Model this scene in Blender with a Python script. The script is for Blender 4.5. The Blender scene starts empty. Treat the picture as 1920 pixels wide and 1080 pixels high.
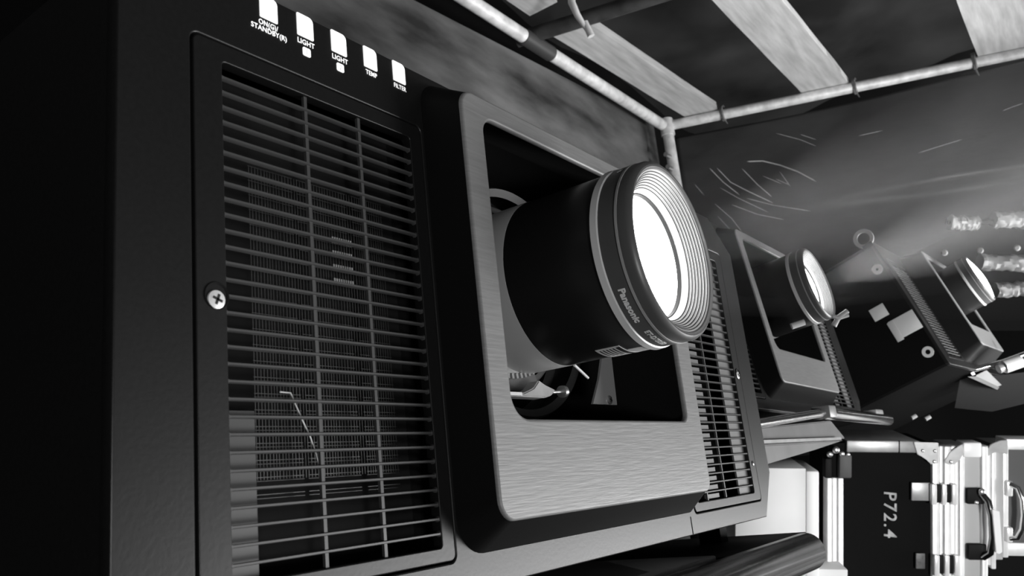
import bpy, bmesh, math, random
from mathutils import Matrix, Vector, Euler, noise
random.seed(7)
PI = math.pi
sc = bpy.context.scene
COL = sc.collection
ZO = 1.2                                   # height of the grille's top edge above the floor

# ------------------------------------------------------------------ camera
FPX = 1541.756
CAM = Vector((-0.28079, -0.39753, -0.27771 + ZO))
RGT = Vector((0.591483, -0.799583, -0.103997))
UPV = Vector((-0.134491, -0.225004, 0.965031))
FWD = Vector((0.795022, 0.556813, 0.240623))
cd = bpy.data.cameras.new('camera'); cam = bpy.data.objects.new('camera', cd); COL.objects.link(cam)
cam.matrix_world = Matrix(((RGT.x, UPV.x, -FWD.x, CAM.x), (RGT.y, UPV.y, -FWD.y, CAM.y), (RGT.z, UPV.z, -FWD.z, CAM.z), (0, 0, 0, 1)))
cd.sensor_width = 36; cd.lens = FPX / 1920 * 36
cd.clip_start = 0.01; cd.clip_end = 60
cd.dof.use_dof = True; cd.dof.focus_distance = 0.80; cd.dof.aperture_fstop = 16
sc.camera = cam
# ------------------------------------------------------------------ world, exposure
w = bpy.data.worlds.new('world'); sc.world = w; w.use_nodes = True
w.node_tree.nodes['Background'].inputs[0].default_value = (1, 1, 1, 1)
w.node_tree.nodes['Background'].inputs[1].default_value = 0.035
vs = sc.view_settings
vs.view_transform = 'Standard'; vs.look = 'None'; vs.gamma = 1; vs.exposure = 0; vs.use_curve_mapping = False
# ------------------------------------------------------------------ lights of the place, plus added fill and spill lamps
def light(name, kind, loc, target, power, size=0.1, **kw):
    l = bpy.data.lights.new(name, kind); o = bpy.data.objects.new(name, l); COL.objects.link(o)
    o.location = loc; l.energy = power
    o.rotation_euler = (Vector(target) - Vector(loc)).to_track_quat('-Z', 'Y').to_euler()
    if kind == 'AREA': l.shape = 'DISK'; l.size = size
    else: l.shadow_soft_size = size
    for k, v in kw.items(): setattr(l, k, v)
    return o
st = light('lit_stage', 'AREA', (4.3, -3.0, ZO - 1.45), (0.4, -0.04, ZO - 0.2), 275, 3.2)
st.data.shape = 'RECTANGLE'; st.data.size = 3.6; st.data.size_y = 1.6
light('case_worklight', 'SPOT', (0.75, -1.15, ZO - 0.75), (2.0, 0.02, ZO - 0.5), 92, 0.12, spot_size=math.radians(40), spot_blend=0.5)
light('scaffold_spill', 'SPOT', (2.3, -1.3, ZO - 0.5), (2.9, 0.75, ZO + 1.42), 145, 0.15, spot_size=math.radians(64), spot_blend=0.6)  # added lamp standing in for lens spill on the planks
light('fill_light', 'AREA', (-1.2, -2.6, ZO - 1.0), (0.3, -0.1, ZO - 0.15), 33, 0.5)  # added fill from behind the camera for barrel and lettering

# ------------------------------------------------------------------ helpers
def px(u, v, depth):
    """world point that the photograph shows at pixel (u, v), at a given distance along the view axis"""
    return CAM + FWD * depth + RGT * ((u - 960) / FPX * depth) - UPV * ((v - 540) / FPX * depth)

MATS = {}
def mat(name, col, rough=0.5, metal=0.0, noise_amt=0.0, scale=40, stretch=(1, 1, 1), bump=0.0, emit=0.0, detail=4, spec=0.5, bump_scale=None):
    if name in MATS: return MATS[name]
    m = bpy.data.materials.new(name); m.use_nodes = True; MATS[name] = m
    nt = m.node_tree; b = nt.nodes['Principled BSDF']
    b.inputs['Base Color'].default_value = (col, col, col, 1)
    b.inputs['Roughness'].default_value = rough; b.inputs['Metallic'].default_value = metal
    b.inputs['Specular IOR Level'].default_value = spec
    if emit:
        b.inputs['Emission Color'].default_value = (1, 1, 1, 1); b.inputs['Emission Strength'].default_value = emit
    if noise_amt or bump:
        tc = nt.nodes.new('ShaderNodeTexCoord'); mp = nt.nodes.new('ShaderNodeMapping'); mp.inputs['Scale'].default_value = stretch
        nt.links.new(tc.outputs['Object'], mp.inputs[0])
        nz = nt.nodes.new('ShaderNodeTexNoise'); nz.inputs['Scale'].default_value = scale; nz.inputs['Detail'].default_value = detail
        nt.links.new(mp.outputs[0], nz.inputs['Vector'])
        if noise_amt:
            cr = nt.nodes.new('ShaderNodeMapRange'); cr.inputs['From Min'].default_value = 0.3; cr.inputs['From Max'].default_value = 0.7
            cr.inputs['To Min'].default_value = max(0, col * (1 - noise_amt)); cr.inputs['To Max'].default_value = min(1, col * (1 + noise_amt))
            nt.links.new(nz.outputs['Fac'], cr.inputs['Value']); nt.links.new(cr.outputs[0], b.inputs['Base Color'])
        if bump:
            n2 = nz
            if bump_scale:
                n2 = nt.nodes.new('ShaderNodeTexNoise'); n2.inputs['Scale'].default_value = bump_scale; n2.inputs['Detail'].default_value = 3
                nt.links.new(mp.outputs[0], n2.inputs['Vector'])
            bp = nt.nodes.new('ShaderNodeBump'); bp.inputs['Strength'].default_value = bump; bp.inputs['Distance'].default_value = 0.002
            nt.links.new(n2.outputs['Fac'], bp.inputs['Height']); nt.links.new(bp.outputs[0], b.inputs['Normal'])
    return m

PAINT = mat('grey projector paint', 0.009, 0.37, noise_amt=0.12, scale=300, bump=0.03, spec=0.36)
PLATE = mat('brushed shroud face', 0.22, 0.42, noise_amt=0.10, scale=90, stretch=(0.4, 1, 6), bump=0.10)
BLACK = mat('black plastic', 0.007, 0.65, spec=0.15)
MATT = mat('matt black lining', 0.012, 0.9, spec=0.1)
SLATM = mat('grille slat', 0.06, 0.42)
INNER = mat('inner grey plastic', 0.15, 0.5)
BARREL = mat('lens barrel black', 0.012, 0.33)
BARRELG = mat('lens barrel band', 0.09, 0.38)
GREYRING = mat('satin grey ring', 0.42, 0.35, metal=0.1)
SILVER = mat('silver ring', 0.7, 0.35, metal=0.1)
STEEL = mat('zinc steel', 0.6, 0.32, metal=0.9)
CHROME = mat('chrome', 0.8, 0.16, metal=1.0)
ALU = mat('aluminium extrusion', 0.78, 0.42, metal=0.25, noise_amt=0.06, scale=12, stretch=(3, 3, 0.5))
ALUG = mat('grey zinc fitting', 0.36, 0.4, metal=0.4, noise_amt=0.15, scale=30)
WHITEP = mat('white laminate', 0.72, 0.5, noise_amt=0.05, scale=6)
PRINT = mat('white lettering', 0.85, 0.6)
LEGEND = mat('lit legend', 0.8, 0.6, emit=0.82)
LAMP = mat('lit indicator', 0.8, 0.4, emit=0.70)
GLOW = mat('lit lens glass', 0.8, 0.2, emit=14.0)
GLASS = mat('lens rim glass', 0.5, 0.1)
THREAD = mat('lens thread', 0.42, 0.35)
PAPER = mat('paper label', 0.65, 0.6, noise_amt=0.05, scale=20)
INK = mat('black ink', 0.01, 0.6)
TUBE = mat('galvanised tube', 0.75, 0.5, metal=0.15, noise_amt=0.25, scale=22, bump=0.3)
PLANK = mat('weathered plank', 0.48, 0.7, noise_amt=0.22, scale=9, stretch=(0.5, 4, 4), bump=0.25, bump_scale=60)
PLANKE = mat('pale plank edge', 0.72, 0.6, noise_amt=0.1, scale=14)
WALLB = mat('mottled plywood', 0.10, 0.75, noise_amt=0.85, scale=4.6, stretch=(0.5, 1, 1.6), bump=0.25, bump_scale=40, detail=7)
WALLR = mat('scuffed black panel', 0.024, 0.38, noise_amt=0.15, scale=9, stretch=(1, 1, 3), bump=0.35, bump_scale=26)
SCRATCH = mat('bare scratch', 0.6, 0.5)
TARP = mat('dark tarpaulin', 0.035, 0.8, noise_amt=0.8, scale=1.6)
FLATB = mat('flat black', 0.012, 0.95, spec=0.05)  # on the walls this black stands in for shade
CASEB = mat('black case board', 0.006, 0.8, spec=0.05)
GREYB = mat('grey steel beam', 0.22, 0.5, noise_amt=0.2, scale=14)
GLOSSB = mat('gloss black tube', 0.24, 0.2, metal=1.0)
FOIL = mat('crumpled foil wrap', 0.22, 0.5, metal=0.2)
FLOORM = mat('dark deck', 0.04, 0.7, noise_amt=0.3, scale=8)

def link(name, me, m=None, parent=None, **props):
    o = bpy.data.objects.new(name, me); COL.objects.link(o)
    if m is not None and me is not None and not me.materials: me.materials.append(m)
    if parent is not None: o.parent = parent
    for k, v in props.items(): o[k] = v
    return o
def bm_mesh(name, bm, smooth=None):
    bmesh.ops.recalc_face_normals(bm, faces=bm.faces)
    me = bpy.data.meshes.new(name); bm.to_mesh(me); bm.free()
    if smooth is not None:
        for p in me.polygons: p.use_smooth = True
        try: me.set_sharp_from_angle(angle=math.radians(smooth))
        except Exception: pass
    return me
def thing(name, label, cat, loc=(0, 0, 0), rot=None, group=None):
    o = bpy.data.objects.new(name, None); COL.objects.link(o)
    o.empty_display_size = 0.05
    if rot is None: o.location = loc
    else:
        o.matrix_world = Matrix.Translation(loc) @ rot.to_4x4()
    o['label'] = label; o['category'] = cat
    if group: o['group'] = group
    return o
def tag(o, label, cat, group=None):
    o['label'] = label; o['category'] = cat
    if group: o['group'] = group
    return o
def add_box(bm, x0, x1, y0, y1, z0, z1, bevel=0.0, segs=2, M=None):
    r = bmesh.ops.create_cube(bm, size=1)
    vs_ = r['verts']
    bmesh.ops.scale(bm, vec=(x1 - x0, y1 - y0, z1 - z0), verts=vs_)
    bmesh.ops.translate(bm, vec=((x0 + x1) / 2, (y0 + y1) / 2, (z0 + z1) / 2), verts=vs_)
    if bevel:
        es = list({e for v in vs_ for e in v.link_edges})
        rr = bmesh.ops.bevel(bm, geom=es, offset=bevel, segments=segs, affect='EDGES', profile=0.5)
        vs_ = list({v for f in rr['faces'] for v in f.verts} | {v for v in vs_ if v.is_valid})
    if M is not None: bmesh.ops.transform(bm, matrix=M, verts=[v for v in vs_ if v.is_valid])
def box(name, m, parent, x0, x1, y0, y1, z0, z1, bevel=0.0, segs=2, **props):
    bm = bmesh.new(); add_box(bm, x0, x1, y0, y1, z0, z1, bevel, segs)
    return link(name, bm_mesh(name, bm, 40 if bevel else None), m, parent, **props)
def add_tube(bm, pts, r, n=16, cap=True):
    pts = [Vector(p) for p in pts]; rings = []
    rr = r if isinstance(r, (list, tuple)) else [r] * len(pts)
    prev = None
    for i, p in enumerate(pts):
        d = (pts[min(i + 1, len(pts) - 1)] - pts[max(i - 1, 0)]).normalized()
        if prev is None: a = d.orthogonal().normalized()
        else: a = (prev - d * prev.dot(d)).normalized()
        prev = a; b = d.cross(a)
        rings.append([bm.verts.new(p + (a * math.cos(t) + b * math.sin(t)) * rr[i]) for t in [2 * PI * k / n for k in range(n)]])
    for A, B in zip(rings, rings[1:]):
        for k in range(n): bm.faces.new((A[k], A[(k + 1) % n], B[(k + 1) % n], B[k]))
    if cap: bm.faces.new(rings[0]); bm.faces.new(rings[-1])
def tube(name, m, parent, pts, r, n=16, **props):
    bm = bmesh.new(); add_tube(bm, pts, r, n)
    return link(name, bm_mesh(name, bm, 50), m, parent, **props)
def lathe_mesh(name, prof, cx, cz, n=96, sharp=30, closed=False, arc=None):
    """profile of (y, radius) turned about the axis parallel to Y through (cx, cz)"""
    bm = bmesh.new(); rings = []
    ang = (lambda k: 2 * PI * k / n) if arc is None else (lambda k: math.radians(arc[0] + (arc[1] - arc[0]) * k / (n - 1)))
    for (y, r) in prof:
        if r <= 1e-6: rings.append([bm.verts.new((cx, y, cz))])
        else: rings.append([bm.verts.new((cx + r * math.cos(ang(k)), y, cz + r * math.sin(ang(k)))) for k in range(n)])
    pairs = list(zip(rings, rings[1:])) + ([(rings[-1], rings[0])] if closed else [])
    for A, B in pairs:
        for k in range(n if arc is None else n - 1):
            k2 = (k + 1) % n
            if len(A) == 1: bm.faces.new((A[0], B[k2], B[k]))
            elif len(B) == 1: bm.faces.new((A[k], A[k2], B[0]))
            else: bm.faces.new((A[k], A[k2], B[k2], B[k]))
    return bm_mesh(name, bm, sharp)
def lathe(name, m, parent, prof, cx, cz, n=96, sharp=30, closed=False, arc=None, **props):
    return link(name, lathe_mesh(name, prof, cx, cz, n, sharp, closed, arc), m, parent, **props)
def rrect(x0, x1, z0, z1, r, n=6):
    """rounded rectangle, counter-clockwise in (x, z); r may be 4 radii: BL, BR, TR, TL"""
    rs = r if isinstance(r, (list, tuple)) else [r] * 4
    out = []
    for (cx, cz, a0, q) in ((x0 + rs[0], z0 + rs[0], PI, rs[0]), (x1 - rs[1], z0 + rs[1], 1.5 * PI, rs[1]), (x1 - rs[2], z1 - rs[2], 0, rs[2]), (x0 + rs[3], z1 - rs[3], 0.5 * PI, rs[3])):
        for k in range(n + 1):
            a = a0 + 0.5 * PI * k / n
            out.append((cx + q * math.cos(a), cz + q * math.sin(a)))
    return out
def plate(name, m, parent, outer, holes, yf, yb, bevel=0.0, **props):
    """flat panel in the XZ plane from y=yf (front) to y=yb with holes cut right through"""
    cu = bpy.data.curves.new(name, 'CURVE'); cu.dimensions = '2D'; cu.fill_mode = 'BOTH'
    for loop in [outer] + list(holes):
        s = cu.splines.new('POLY'); s.points.add(len(loop) - 1); s.use_cyclic_u = True
        for p, (x, z) in zip(s.points, loop): p.co = (x, z, 0, 1)
    th = yb - yf
    cu.extrude = max(th / 2 - bevel, 0.00005); cu.bevel_depth = bevel; cu.bevel_resolution = 2 if bevel else 0; cu.offset = -bevel
    tmp = bpy.data.objects.new('tmp', cu); COL.objects.link(tmp)
    bpy.context.view_layer.update()
    me = bpy.data.meshes.new_from_object(tmp.evaluated_get(bpy.context.evaluated_depsgraph_get()))
    bpy.data.objects.remove(tmp); bpy.data.curves.remove(cu)
    me.transform(Matrix(((1, 0, 0, 0), (0, 0, -1, (yf + yb) / 2), (0, 1, 0, 0), (0, 0, 0, 1))))
    me.materials.clear()
    for p in me.polygons: p.use_smooth = True
    try: me.set_sharp_from_angle(angle=math.radians(35))
    except Exception: pass
    me.name = name
    return link(name, me, m, parent, **props)
def loft(name, m, parent, loops, sharp=40, **props):
    """skin between closed loops of the same number of 3D points"""
    bm = bmesh.new(); R = [[bm.verts.new(p) for p in l] for l in loops]
    for A, B in zip(R, R[1:]):
        for k in range(len(A)): bm.faces.new((A[k], A[(k + 1) % len(A)], B[(k + 1) % len(A)], B[k]))
    return link(name, bm_mesh(name, bm, sharp), m, parent, **props)
def text_mesh(txt, size, extrude=0.0, bold=0.0, align='CENTER', shear=0.0, spacing=1.0):
    cu = bpy.data.curves.new('lettering', 'FONT'); cu.body = txt; cu.size = size; cu.align_x = align
    cu.extrude = extrude; cu.offset = bold; cu.shear = shear; cu.space_character = spacing; cu.resolution_u = 3
    tmp = bpy.data.objects.new('tmp', cu); COL.objects.link(tmp); bpy.context.view_layer.update()
    me = bpy.data.meshes.new_from_object(tmp.evaluated_get(bpy.context.evaluated_depsgraph_get()))
    bpy.data.objects.remove(tmp); bpy.data.curves.remove(cu); me.materials.clear()
    return me

# ================================================================== the setting
struct = dict(kind='structure')
box('floor', FLOORM, None, -1.2, 3.9, -0.9, 1.9, -0.04, 0.0, **struct)
# mottled back wall above the nearest projector
bm = bmesh.new()
WY = 1.2
outl = [(0.45, 0.0), (3.43, 0.0), (3.43, ZO + 1.50), (1.845, ZO + 1.385), (0.45, ZO + 1.29)]  # top edge cut low and sloped in place of the wall's shaded strip
f0 = [bm.verts.new((x, WY, z)) for x, z in outl]; f1 = [bm.verts.new((x, WY + 0.02, z)) for x, z in outl]
bm.faces.new(f0); bm.faces.new(f1)
for i in range(len(outl)):
    j = (i + 1) % len(outl); bm.faces.new((f0[i], f0[j], f1[j], f1[i]))
link('wall_back', bm_mesh('wall_back', bm), WALLB, None, **struct)
box('wall_shade_back', FLATB, None, -1.2, 5.6, 1.62, 1.64, 0, ZO + 2.35, **struct)  # black sheet showing above the back wall as that wall's shade
# scuffed black panel under the far ledger: gently bulging sheet
P0 = Vector((3.42, 1.10, 0)); P1 = Vector((4.06, -0.62, 0)); along = (P1 - P0); nrm = Vector((along.y, -along.x, 0)).normalized()
if nrm.x > 0: nrm = -nrm
def wall_pt(s, z):
    b = 0.035 * math.sin(s * 2.6 + z * 1.7) + 0.02 * math.sin(s * 6 - z * 4)
    zc = ZO + 0.945 - 0.068 * s; dz_ = z - zc
    crease = (0.06 * math.exp(-(dz_ / 0.03) ** 2) if dz_ < 0 else 0.06 * math.exp(-(dz_ / 0.22) ** 2)) * min(1, max(0, (s - 0.2) * 2.2))
    return P0 + along * s + nrm * (b * 0.9 + crease) + Vector((0, 0, z))
bm = bmesh.new(); NS, NZ = 60, 90; grid = []
for i in range(NS + 1):
    grid.append([bm.verts.new(wall_pt(i / NS, ZO + 0.42 + 0.963 * j / NZ)) for j in range(NZ + 1)])
for i in range(NS):
    for j in range(NZ): bm.faces.new((grid[i][j], grid[i + 1][j], grid[i + 1][j + 1], grid[i][j + 1]))
wr = link('wall_right', bm_mesh('wall_right', bm, 60), WALLR, None, **struct)
md = wr.modifiers.new('thickness', 'SOLIDIFY'); md.thickness = 0.012; md.offset = 1
bm = bmesh.new(); q0 = [P0 + nrm * 0.03, P1 + nrm * 0.03, P1 - nrm * 0.03, P0 - nrm * 0.03]
a = [bm.verts.new((v.x, v.y, 0)) for v in q0]; b = [bm.verts.new((v.x, v.y, ZO + 0.43)) for v in q0]
bm.faces.new(a); bm.faces.new(b)
for k in range(4): bm.faces.new((a[k], a[(k + 1) % 4], b[(k + 1) % 4], b[k]))
link('wall_shade_low', bm_mesh('wall_shade_low', bm), FLATB, None, **struct)  # lower part of the wall made black in place of its shade
box('wall_shade_right', FLATB, None, 5.38, 5.4, -0.7, 1.62, 0, ZO + 2.35, **struct)  # black sheet standing in for the shaded wall above the far ledger
# dark tarpaulin roof
bm = bmesh.new(); G = []
for i in range(41):
    G.append([bm.verts.new((-1.2 + 6.7 * i / 40, -1.6 + 3.3 * j / 24, ZO + 2.12 + 0.10 * noise.noise(Vector((i * 0.21, j * 0.3, 0))))) for j in range(25)])
for i in range(40):
    for j in range(24): bm.faces.new((G[i][j], G[i + 1][j], G[i + 1][j + 1], G[i][j + 1]))
link('ceiling', bm_mesh('ceiling', bm, 60), TARP, None, **struct)

# scratches scored into the panel: traced where they lie on the sheet
def on_wall(u, v):
    d = FWD + RGT * ((u - 960) / FPX) - UPV * ((v - 540) / FPX)
    n = nrm; k = (P0 - CAM); k.z = 0
    t = k.dot(n) / d.dot(n)
    for _ in range(4):
        p = CAM + d * t; s = (p - P0).dot(along) / along.length_squared
        q = wall_pt(s, p.z); t += (q - p).dot(n) / d.dot(n)
    return CAM + d * t + n * 0.0015
SCR = [[(1400, 303), (1430, 302), (1463, 310), (1495, 322), (1531, 341)], [(1330, 315), (1355, 341), (1387, 366)], [(1344, 315), (1370, 342), (1405, 360), (1450, 381)],
       [(1391, 316), (1420, 346), (1448, 370)], [(1455, 336), (1480, 347)], [(1722, 287), (1760, 275), (1803, 262)], [(1880, 208), (1900, 200), (1918, 194)], [(1610, 255), (1655, 245)],
       [(1455, 250), (1500, 262), (1530, 274)], [(1462, 322), (1482, 350)], [(1350, 352), (1385, 372), (1440, 398)], [(1340, 382), (1372, 410), (1392, 436)], [(1302, 345), (1320, 366)],
       [(1372, 384), (1420, 402), (1470, 412)], [(1345, 405), (1378, 440)], [(1400, 372), (1450, 385), (1520, 396)], [(1430, 330), (1466, 345)], [(1500, 252), (1530, 262)]]
for k, L in enumerate(SCR):
    wd = 0.0028 if k == 0 else (0.0017 if k < 4 else 0.0010)
    pts = []
    for i in range(len(L) - 1):
        for q in range(5):
            t = q / 5; pts.append((L[i][0] * (1 - t) + L[i + 1][0] * t, L[i][1] * (1 - t) + L[i + 1][1] * t))
    pts.append(L[-1]); P = [on_wall(*p) for p in pts]
    bm = bmesh.new(); add_tube(bm, P, [0.0002] + [wd] * (len(P) - 2) + [0.0002], 6)
    link('scratch', bm_mesh('scratch', bm, 60), SCRATCH, wr)

# ================================================================== scaffold
TY = 1.1; TZ = ZO + 1.402
t1 = thing('scaffold_ledger', 'long galvanised scaffold tube running above the mottled back wall', 'scaffold tube', (1.2, TY, TZ))
tube('tube', TUBE, t1, [(-0.5, 0, 0), (0.93, 0, 0)], 0.027)
tube('tube', TUBE, t1, [(1.07, 0, 0), (2.12, 0, 0.01)], 0.027)
tube('coupler', mat('dark coupler', 0.05, 0.5), t1, [(0.91, 0, 0), (1.10, 0, 0)], 0.031)
cA = Vector((3.345, 1.085, ZO + 1.415)); cB = Vector((4.10, -0.78, ZO + 1.428))
t2 = thing('scaffold_ledger', 'far galvanised scaffold tube that carries the plank ends above the scuffed panel', 'scaffold tube', cA)
tube('tube', TUBE, t2, [(0, 0, 0), (cB - cA)], 0.025)
t3 = thing('scaffold_post', 'upright galvanised scaffold post in the far corner under the ledgers', 'scaffold tube', (3.335, 1.09, 0))
tube('tube', TUBE, t3, [(0, 0, 0), (0, 0, ZO + 1.44)], 0.027)
for dz in (1.24, 1.175):
    bm = bmesh.new(); add_tube(bm, [(-0.07, 0, ZO + dz), (-0.015, 0, ZO + dz)], 0.012, 10); link('coupler_bolt', bm_mesh('coupler_bolt', bm, 50), STEEL, t3)
tube('coupler', TUBE, t3, [(0, 0, ZO + 1.36), (0, 0, ZO + 1.445)], 0.034)
t4 = thing('scaffold_pole', 'dark scaffold pole crossing under the plank joint', 'scaffold tube', (2.16, 1.06, TZ + 0.03))
tube('tube', mat('dark pole', 0.045, 0.5, noise_amt=0.4, scale=20), t4, [(0, 0.1, 0), (0.15, -0.5, 0.0), (0.42, -1.6, 0.0)], 0.030)
def plank(label, x0, x1, ya, yb, z0, th=0.04, yaw=0.0, tied=True):
    bm = bmesh.new(); L = x1 - x0; n = 14
    R = []
    for i in range(n + 1):
        x = L * i / n
        wob = 0.004 * noise.noise(Vector((x * 3, ya * 9, 0)))
        R.append([bm.verts.new((x, y + wob + x * yaw, z + 0.3 * wob)) for y, z in ((ya, 0), (yb, 0), (yb, th), (ya, th))])
    for A, B in zip(R, R[1:]):
        for k in range(4): bm.faces.new((A[k], A[(k + 1) % 4], B[(k + 1) % 4], B[k]))
    bm.faces.new(R[0]); bm.faces.new(R[-1])
    bmesh.ops.bevel(bm, geom=[e for e in bm.edges if len(e.link_faces) == 2 and e.calc_face_angle() > 1], offset=0.004, segments=2, affect='EDGES')
    o = link('scaffold_plank', bm_mesh('scaffold_plank', bm, 40), PLANK); o.location = (x0, 0, z0)
    tag(o, label, 'plank', 'scaffold planks overhead')
    b = min(ya, yb)
    e = box('plank_edge', PLANKE, o, 0.004, L - 0.004, b - 0.0015, b + 0.006, 0.005, th - 0.004)  # lighter strip along one long side only
    return o
PZ = ZO + 1.442
plank('pale plank nearest the back wall, ending at the corner post', 2.25, 3.42, 1.055, 0.905, PZ, yaw=-0.045)
plank('short end of a pale plank butting up before the dark pole at the top edge', 0.9, 2.10, 1.055, 0.93, PZ + 0.02)
plank('pale plank in the middle of the roof opening, lashed to the far ledger', 2.44, 3.68, 0.485, 0.285, PZ)
plank('pale plank at the far right of the roof opening', 2.95, 3.98, -0.245, -0.50, PZ)
def tie(label, p, h=0.05, name='lashing'):
    bm = bmesh.new(); p = Vector(p); pts = []
    for k in range(22):
        a = k / 21 * 4 * PI
        pts.append(p + Vector((0.004 * k / 21 - 0.005 + 0.031 * math.cos(a) * 0.8, 0.016 * (k / 21 - 0.5), 0.006 + 0.036 * math.sin(a))))
    add_tube(bm, pts, 0.006, 6)
    add_tube(bm, [pts[-1], pts[-1] + Vector((-0.01, -0.004, -h * 0.5)), pts[-1] + Vector((0.004, -0.012, -h))], [0.006, 0.006, 0.002], 6)
    o = link(name, bm_mesh(name, bm, 60), mat('lashing wire', 0.16, 0.5, noise_amt=0.5, scale=60)); return tag(o, label, 'lashing', 'wire lashings on the far ledger')
dirn = (cB - cA)
def on_ledger(y): return cA + dirn * ((cA.y - y) / (cA.y - cB.y))
tie('wire lashing at the end of the plank nearest the back wall', on_ledger(0.835))
tie('wire lashing at the end of the middle plank', on_ledger(0.262))
tie('wire lashing with a loose tail left of the far right plank', on_ledger(-0.225), 0.07)
bm = bmesh.new(); q = px(1072, 5, 2.95)
add_tube(bm, [q + Vector((0.02, 0, 0.12)), q, q + Vector((0.01, -0.01, -0.05)), q + Vector((0.05, -0.02, -0.10))], [0.012, 0.014, 0.012, 0.008], 8)
add_tube(bm, [q + Vector((0.04, -0.02, -0.07)), q + Vector((0.055, -0.03, -0.125))], [0.012, 0.014], 8)
tag(link('knotted_rope', bm_mesh('knotted_rope', bm, 60), PLANKE), 'pale rope knotted round the dark pole at the plank joint', 'rope')

# ================================================================== projectors
LX, LZ = 0.366, -0.088                      # lens axis
def slat_mesh(x0, x1, th=0.0019, dep=0.0036):
    """grille bar whose ends flare into the frame"""
    t = th / 2; fl = 0.0024
    def prof(x, s):
        e = min(x - x0, x1 - x); return t + fl * max(0, 1 - e / fl) ** 2 if e < fl else t
    xs = [x0, x0 + 0.0006, x0 + 0.0013, x0 + fl, x1 - fl, x1 - 0.0013, x1 - 0.0006, x1]
    bm = bmesh.new()
    R = []
    for x in xs:
        q = prof(x, 1); R.append([bm.verts.new((x, y, z)) for y, z in ((0, q * 0.6), (0.0007, q), (dep, q), (dep, -q), (0.0007, -q), (0, -q * 0.6))])
    for A, B in zip(R, R[1:]):
        for k in range(6): bm.faces.new((A[k], A[(k + 1) % 6], B[(k + 1) % 6], B[k]))
    bm.faces.new(R[0]); bm.faces.new(R[-1])
    return bm_mesh('slat', bm, 50)
SL_L = slat_mesh(-0.001, 0.1700); SL_L.materials.append(SLATM)
SL_R = slat_mesh(0.5995, 0.7770); SL_R.materials.append(SLATM)
def add_screw(parent, x, z, y=0.0, r=0.0055, m=None, axis='Y', name='screw'):
    bm = bmesh.new(); n = 20
    rings = [[bm.verts.new((x + rr * math.cos(2 * PI * k / n), y + yy, z + rr * math.sin(2 * PI * k / n))) for k in range(n)] for rr, yy in ((r, 0.001), (r * 0.94, -0.0006), (r * 0.6, -0.0013))]
    for A, B in zip(rings, rings[1:]):
        for k in range(n): bm.faces.new((A[k], A[(k + 1) % n], B[(k + 1) % n], B[k]))
    bm.faces.new(rings[-1])
    o = link(name, bm_mesh(name, bm, 40), m or STEEL, parent)
    bm = bmesh.new()
    for a in (0.35, 0.35 + PI / 2):
        add_box(bm, -r * 0.55, r * 0.55, -0.0016, -0.0011, -r * 0.13, r * 0.13, M=Matrix.Translation((x, y, z)) @ Matrix.Rotation(a, 4, 'Y'))
    link('cross_recess', bm_mesh('cross_recess', bm), INK, o)
    return o

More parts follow.
